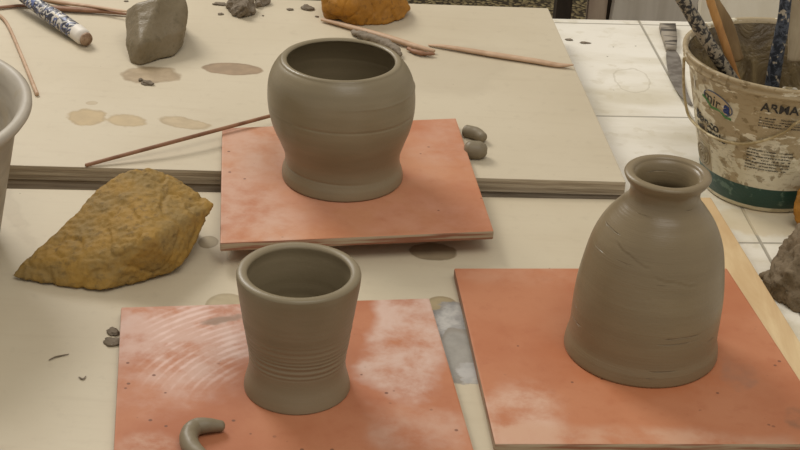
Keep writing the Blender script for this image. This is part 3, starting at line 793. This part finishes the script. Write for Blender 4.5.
# tools standing in the bucket
spk = M('clay_spattered_handle', .5, .3)
n = spk.noise(spk.pos, 190, 5, .6, .6)
spk.color(spk.mix(spk.ramp(n, .46, .54), srgb('2d2a27'), srgb('8d816c')))
spk.bump(n, .002, .5)
spb = M('blue_grey_spattered_handle', .5, .3)
n = spb.noise(spb.pos, 170, 5, .6, .6)
c = spb.mix(spb.ramp(n, .44, .54), srgb('2b2e33'), srgb('50545b')); c = spb.mix(spb.ramp(spb.noise(spb.pos, 130, 3), .58, .64), c, srgb('a99d88'))
spb.color(c); spb.bump(n, .002, .5)
ory = wood('orange_stick_wood', 'b98a4f', '96683a', .5, (40, 40, 8)).m
zi = ZT+hB*.45
def stick(name, pts, rads, mat, label, flat=1.0, up=Vector((0, 1, 0)), cat='tool'):
    return tag(link(name, tube(bmesh.new(), pts, rads, 16, 8, flat, .0006, up), mat), label, cat, 'tools standing in the bucket')
def atz(u, v, y):
    """photo position at a given distance y"""
    du, dv = unroll(u, v); t = y/(math.cos(TH)-dv*math.sin(TH))
    return Vector((du*t, y, H-(math.sin(TH)+dv*math.cos(TH))*t))
yb = bu.y
stick('brush_handle', [atz(734, 82, yb-.035), atz(713, 50, yb-.04), atz(690, 12, yb-.04), atz(662, -36, yb-.04)], [.0072, .0078, .0078, .0072], spk.m, 'dark handle spattered with grey clay, leaning left in the bucket', cat='brush')
stick('wooden_stick', [atz(742, 96, yb-.012), atz(729, 56, yb-.012), atz(714, 12, yb-.0), atz(704, -22, yb+.01)], [.0042, .0045, .0048, .0045], ory, 'orange-brown wooden stick in the bucket beside the spattered handle', .7)
stick('wooden_spatula', [atz(738, 60, yb+.03), atz(726, 26, yb+.04), atz(714, 4, yb+.045), atz(706, -20, yb+.05)], [.007, .0095, .008, .004], wood('brown_spatula_wood', '8f7550', '6e5738', .5, (40, 40, 8)).m, 'brown flat spatula behind the orange-brown stick in the bucket', .35)
stick('brush_handle', [atz(771, 92, yb+.01), atz(776, 60, yb+.01), atz(783, 22, yb+.01), atz(789, -30, yb+.01)], [.0088, .0084, .0074, .006], spb.m, 'blue-grey spattered handle standing upright in the bucket', cat='brush')
stick('pale_board_tool', [atz(796, 60, yb+.045), atz(797, 24, yb+.05), atz(800, -20, yb+.055)], [.010, .010, .010], wood('pale_tool_wood', 'b9a88a', '9f8d70', .5, (40, 40, 8)).m, 'pale flat wooden tool in bucket at the right edge of the photo', .3)

# knife lying left of the bucket
kn = empty('potters_knife', P(676, 60, ZT), 'clay-stained metal knife lying on white table left of the bucket', 'knife')
mm = M('dull_blade', .45, .5); n = mm.noise(mm.pos, 60, 4); mm.color(mm.mix(mm.ramp(n, .4, .6), srgb('8a8277'), srgb('6e655a'))); mm.b.inputs['Metallic'].default_value = .35
mhd = M('clay_crusted_handle', .6, .3); n = mhd.noise(mhd.scale(mhd.pos, (20, 75, 20)), 1.0, 3); mhd.color(mhd.mix(mhd.ramp(n, .45, .58), srgb('9a8f7e'), srgb('4d463d'))); mhd.bump(n, .002, .5)
def plate(cl, z0, th):
    """cl: (u, v, halfwidth px)"""
    L_, R_ = [], []
    for i, (u, v, h) in enumerate(cl): L_.append(P(u-h, v, z0)); R_.append(P(u+h, v, z0))
    bm = bmesh.new(); vs = []
    for l, r in zip(L_, R_):
        vs.append([bm.verts.new((l.x, l.y, z0)), bm.verts.new((r.x, r.y, z0)), bm.verts.new((r.x, r.y, z0+th)), bm.verts.new((l.x, l.y, z0+th))])
    for A, B in zip(vs, vs[1:]):
        for k in range(4): bm.faces.new((A[k], A[(k+1) % 4], B[(k+1) % 4], B[k]))
    bm.faces.new(vs[0]); bm.faces.new(vs[-1])
    return bm
bm = plate(smoothcurve([(667, 28, 8), (668.5, 36, 7.5), (670, 44, 6.5), (671, 52, 5)], 4), ZT+.0005, .008)
bmesh.ops.bevel(bm, geom=[e for e in bm.edges if e.calc_face_angle(0) > .5], offset=.002, segments=3, affect='EDGES')
link('handle', bm, mhd.m, kn)
link('blade', plate(smoothcurve([(671, 51, 4.5), (673, 58, 6.8), (675, 70, 7.2), (678, 82, 6.5), (682, 92, 5), (687, 100, 3), (692, 106, 1)], 5), ZT+.002, .0015), mm.m, kn, False)

# ------------------------------------------------------------------ beyond the table
gm = M('gravel_ground', .85, .2)
v1 = gm.voronoi(gm.pos, 75, 'Color'); vd = gm.voronoi(gm.pos, 75)
sepc = gm.n.new('ShaderNodeSeparateColor'); gm.L(v1, sepc.inputs[0])
c = gm.mix(sepc.outputs[0], srgb('6d5e42'), srgb('96865f')); c = gm.mix(gm.ramp(vd, .35, .6), c, srgb('3d3425'))
gm.color(c); gm.bump(gm.math('MULTIPLY', vd, -1.0), .01, 1.0)
bm = prism(bmesh.new(), [(-5, -1.5), (5, -1.5), (5, 9), (-5, 9)], -.80, -.75)
tag(link('floor', bm, gm.m, smooth=False), kind='structure')
wall = M('rear_wall_plaster', .85, .2); n = wall.noise(wall.pos, 5, 5); wall.color(wall.mix(wall.ramp(n, .4, .65), srgb('a79b84'), srgb('8f836c')))
tag(link('wall_back', prism(bmesh.new(), [(-5, 8), (5, 8), (5, 8.1), (-5, 8.1)], -.75, 2.3), wall.m, smooth=False), kind='structure')
mpost = wood('dark_post_wood', '3a3026', '241d16', .6, (30, 30, 3)).m
mgrey = wood('grey_board_wood', 'c6bdae', 'b2a898', .6, (30, 30, 4)).m
mpink = wood('pinkish_board_wood', 'b3a08b', '9a8673', .6, (30, 30, 4)).m
mbei = wood('beige_board_wood', 'e6dcc6', 'dbd0b8', .6, (20, 20, 3)).m
def upright(name, u0, u1, y, top, mat, label, lean=0.0, th=.03, cat='board', back=0.0):
    a_ = atz(u0, 10, y); b_ = atz(u1, 10, y)
    q = [(a_.x, y), (b_.x, y), (b_.x, y+th), (a_.x, y+th)]
    bm = prism(bmesh.new(), q, -.749, top, .003)
    for vt in bm.verts:
        vt.co.x += lean*(vt.co.z-a_.z); vt.co.y += back*(vt.co.z+.02)
    return tag(link(name, bm, mat, smooth=False), label, cat)
yk = B2.y+.06
upright('wooden_post', 556, 572, yk+.02, .12, mpost, 'dark upright wooden post behind the corner of the far board', th=.05, cat='post')
upright('standing_plank', 588, 607, yk+.03, .10, mpink, 'narrow pinkish-brown plank standing behind the white table', .0)
upright('wooden_post', 605, 619, yk+.16, .12, mpost, 'dark strip standing in for the gap between the pinkish plank and the grey board', .0, .04, 'post')  # dark upright added in place of the dark gap between the boards
upright('standing_board', 613, 697, yk, .08, mgrey, 'wide weathered grey board standing behind the white table', .06)
upright('standing_board', 699, 900, yk+.05, .16, mbei, 'pale beige board standing behind the bucket', 0, back=.3)

# ------------------------------------------------------------------ light
wd = bpy.data.worlds.new('world'); bpy.context.scene.world = wd; wd.use_nodes = True
bg = wd.node_tree.nodes['Background']; bg.inputs[0].default_value = (1.0, .955, .90, 1); bg.inputs[1].default_value = .52
def area(name, loc, target, sx, sy, power, col=(1, .97, .92)):
    l = bpy.data.lights.new(name, 'AREA'); l.shape = 'RECTANGLE'; l.size = sx; l.size_y = sy; l.energy = power; l.color = col
    o = bpy.data.objects.new(name, l); C.objects.link(o); o.location = loc
    o.rotation_euler = (Vector(target)-Vector(loc)).to_track_quat('-Z', 'Y').to_euler()
area('window_daylight', (-1.5, 3.5, 2.1), (0, 1.45, 0), 1.1, 1.1, 60)
area('added_front_fill', (.4, .5, 2.4), (0, 1.7, 0), 1.4, 1.4, 22)  # unseen fill light added to lift the faces turned to the camera
vs = bpy.context.scene.view_settings
vs.view_transform = 'Standard'; vs.look = 'None'; vs.gamma = 1; vs.use_curve_mapping = False; vs.exposure = -0.08
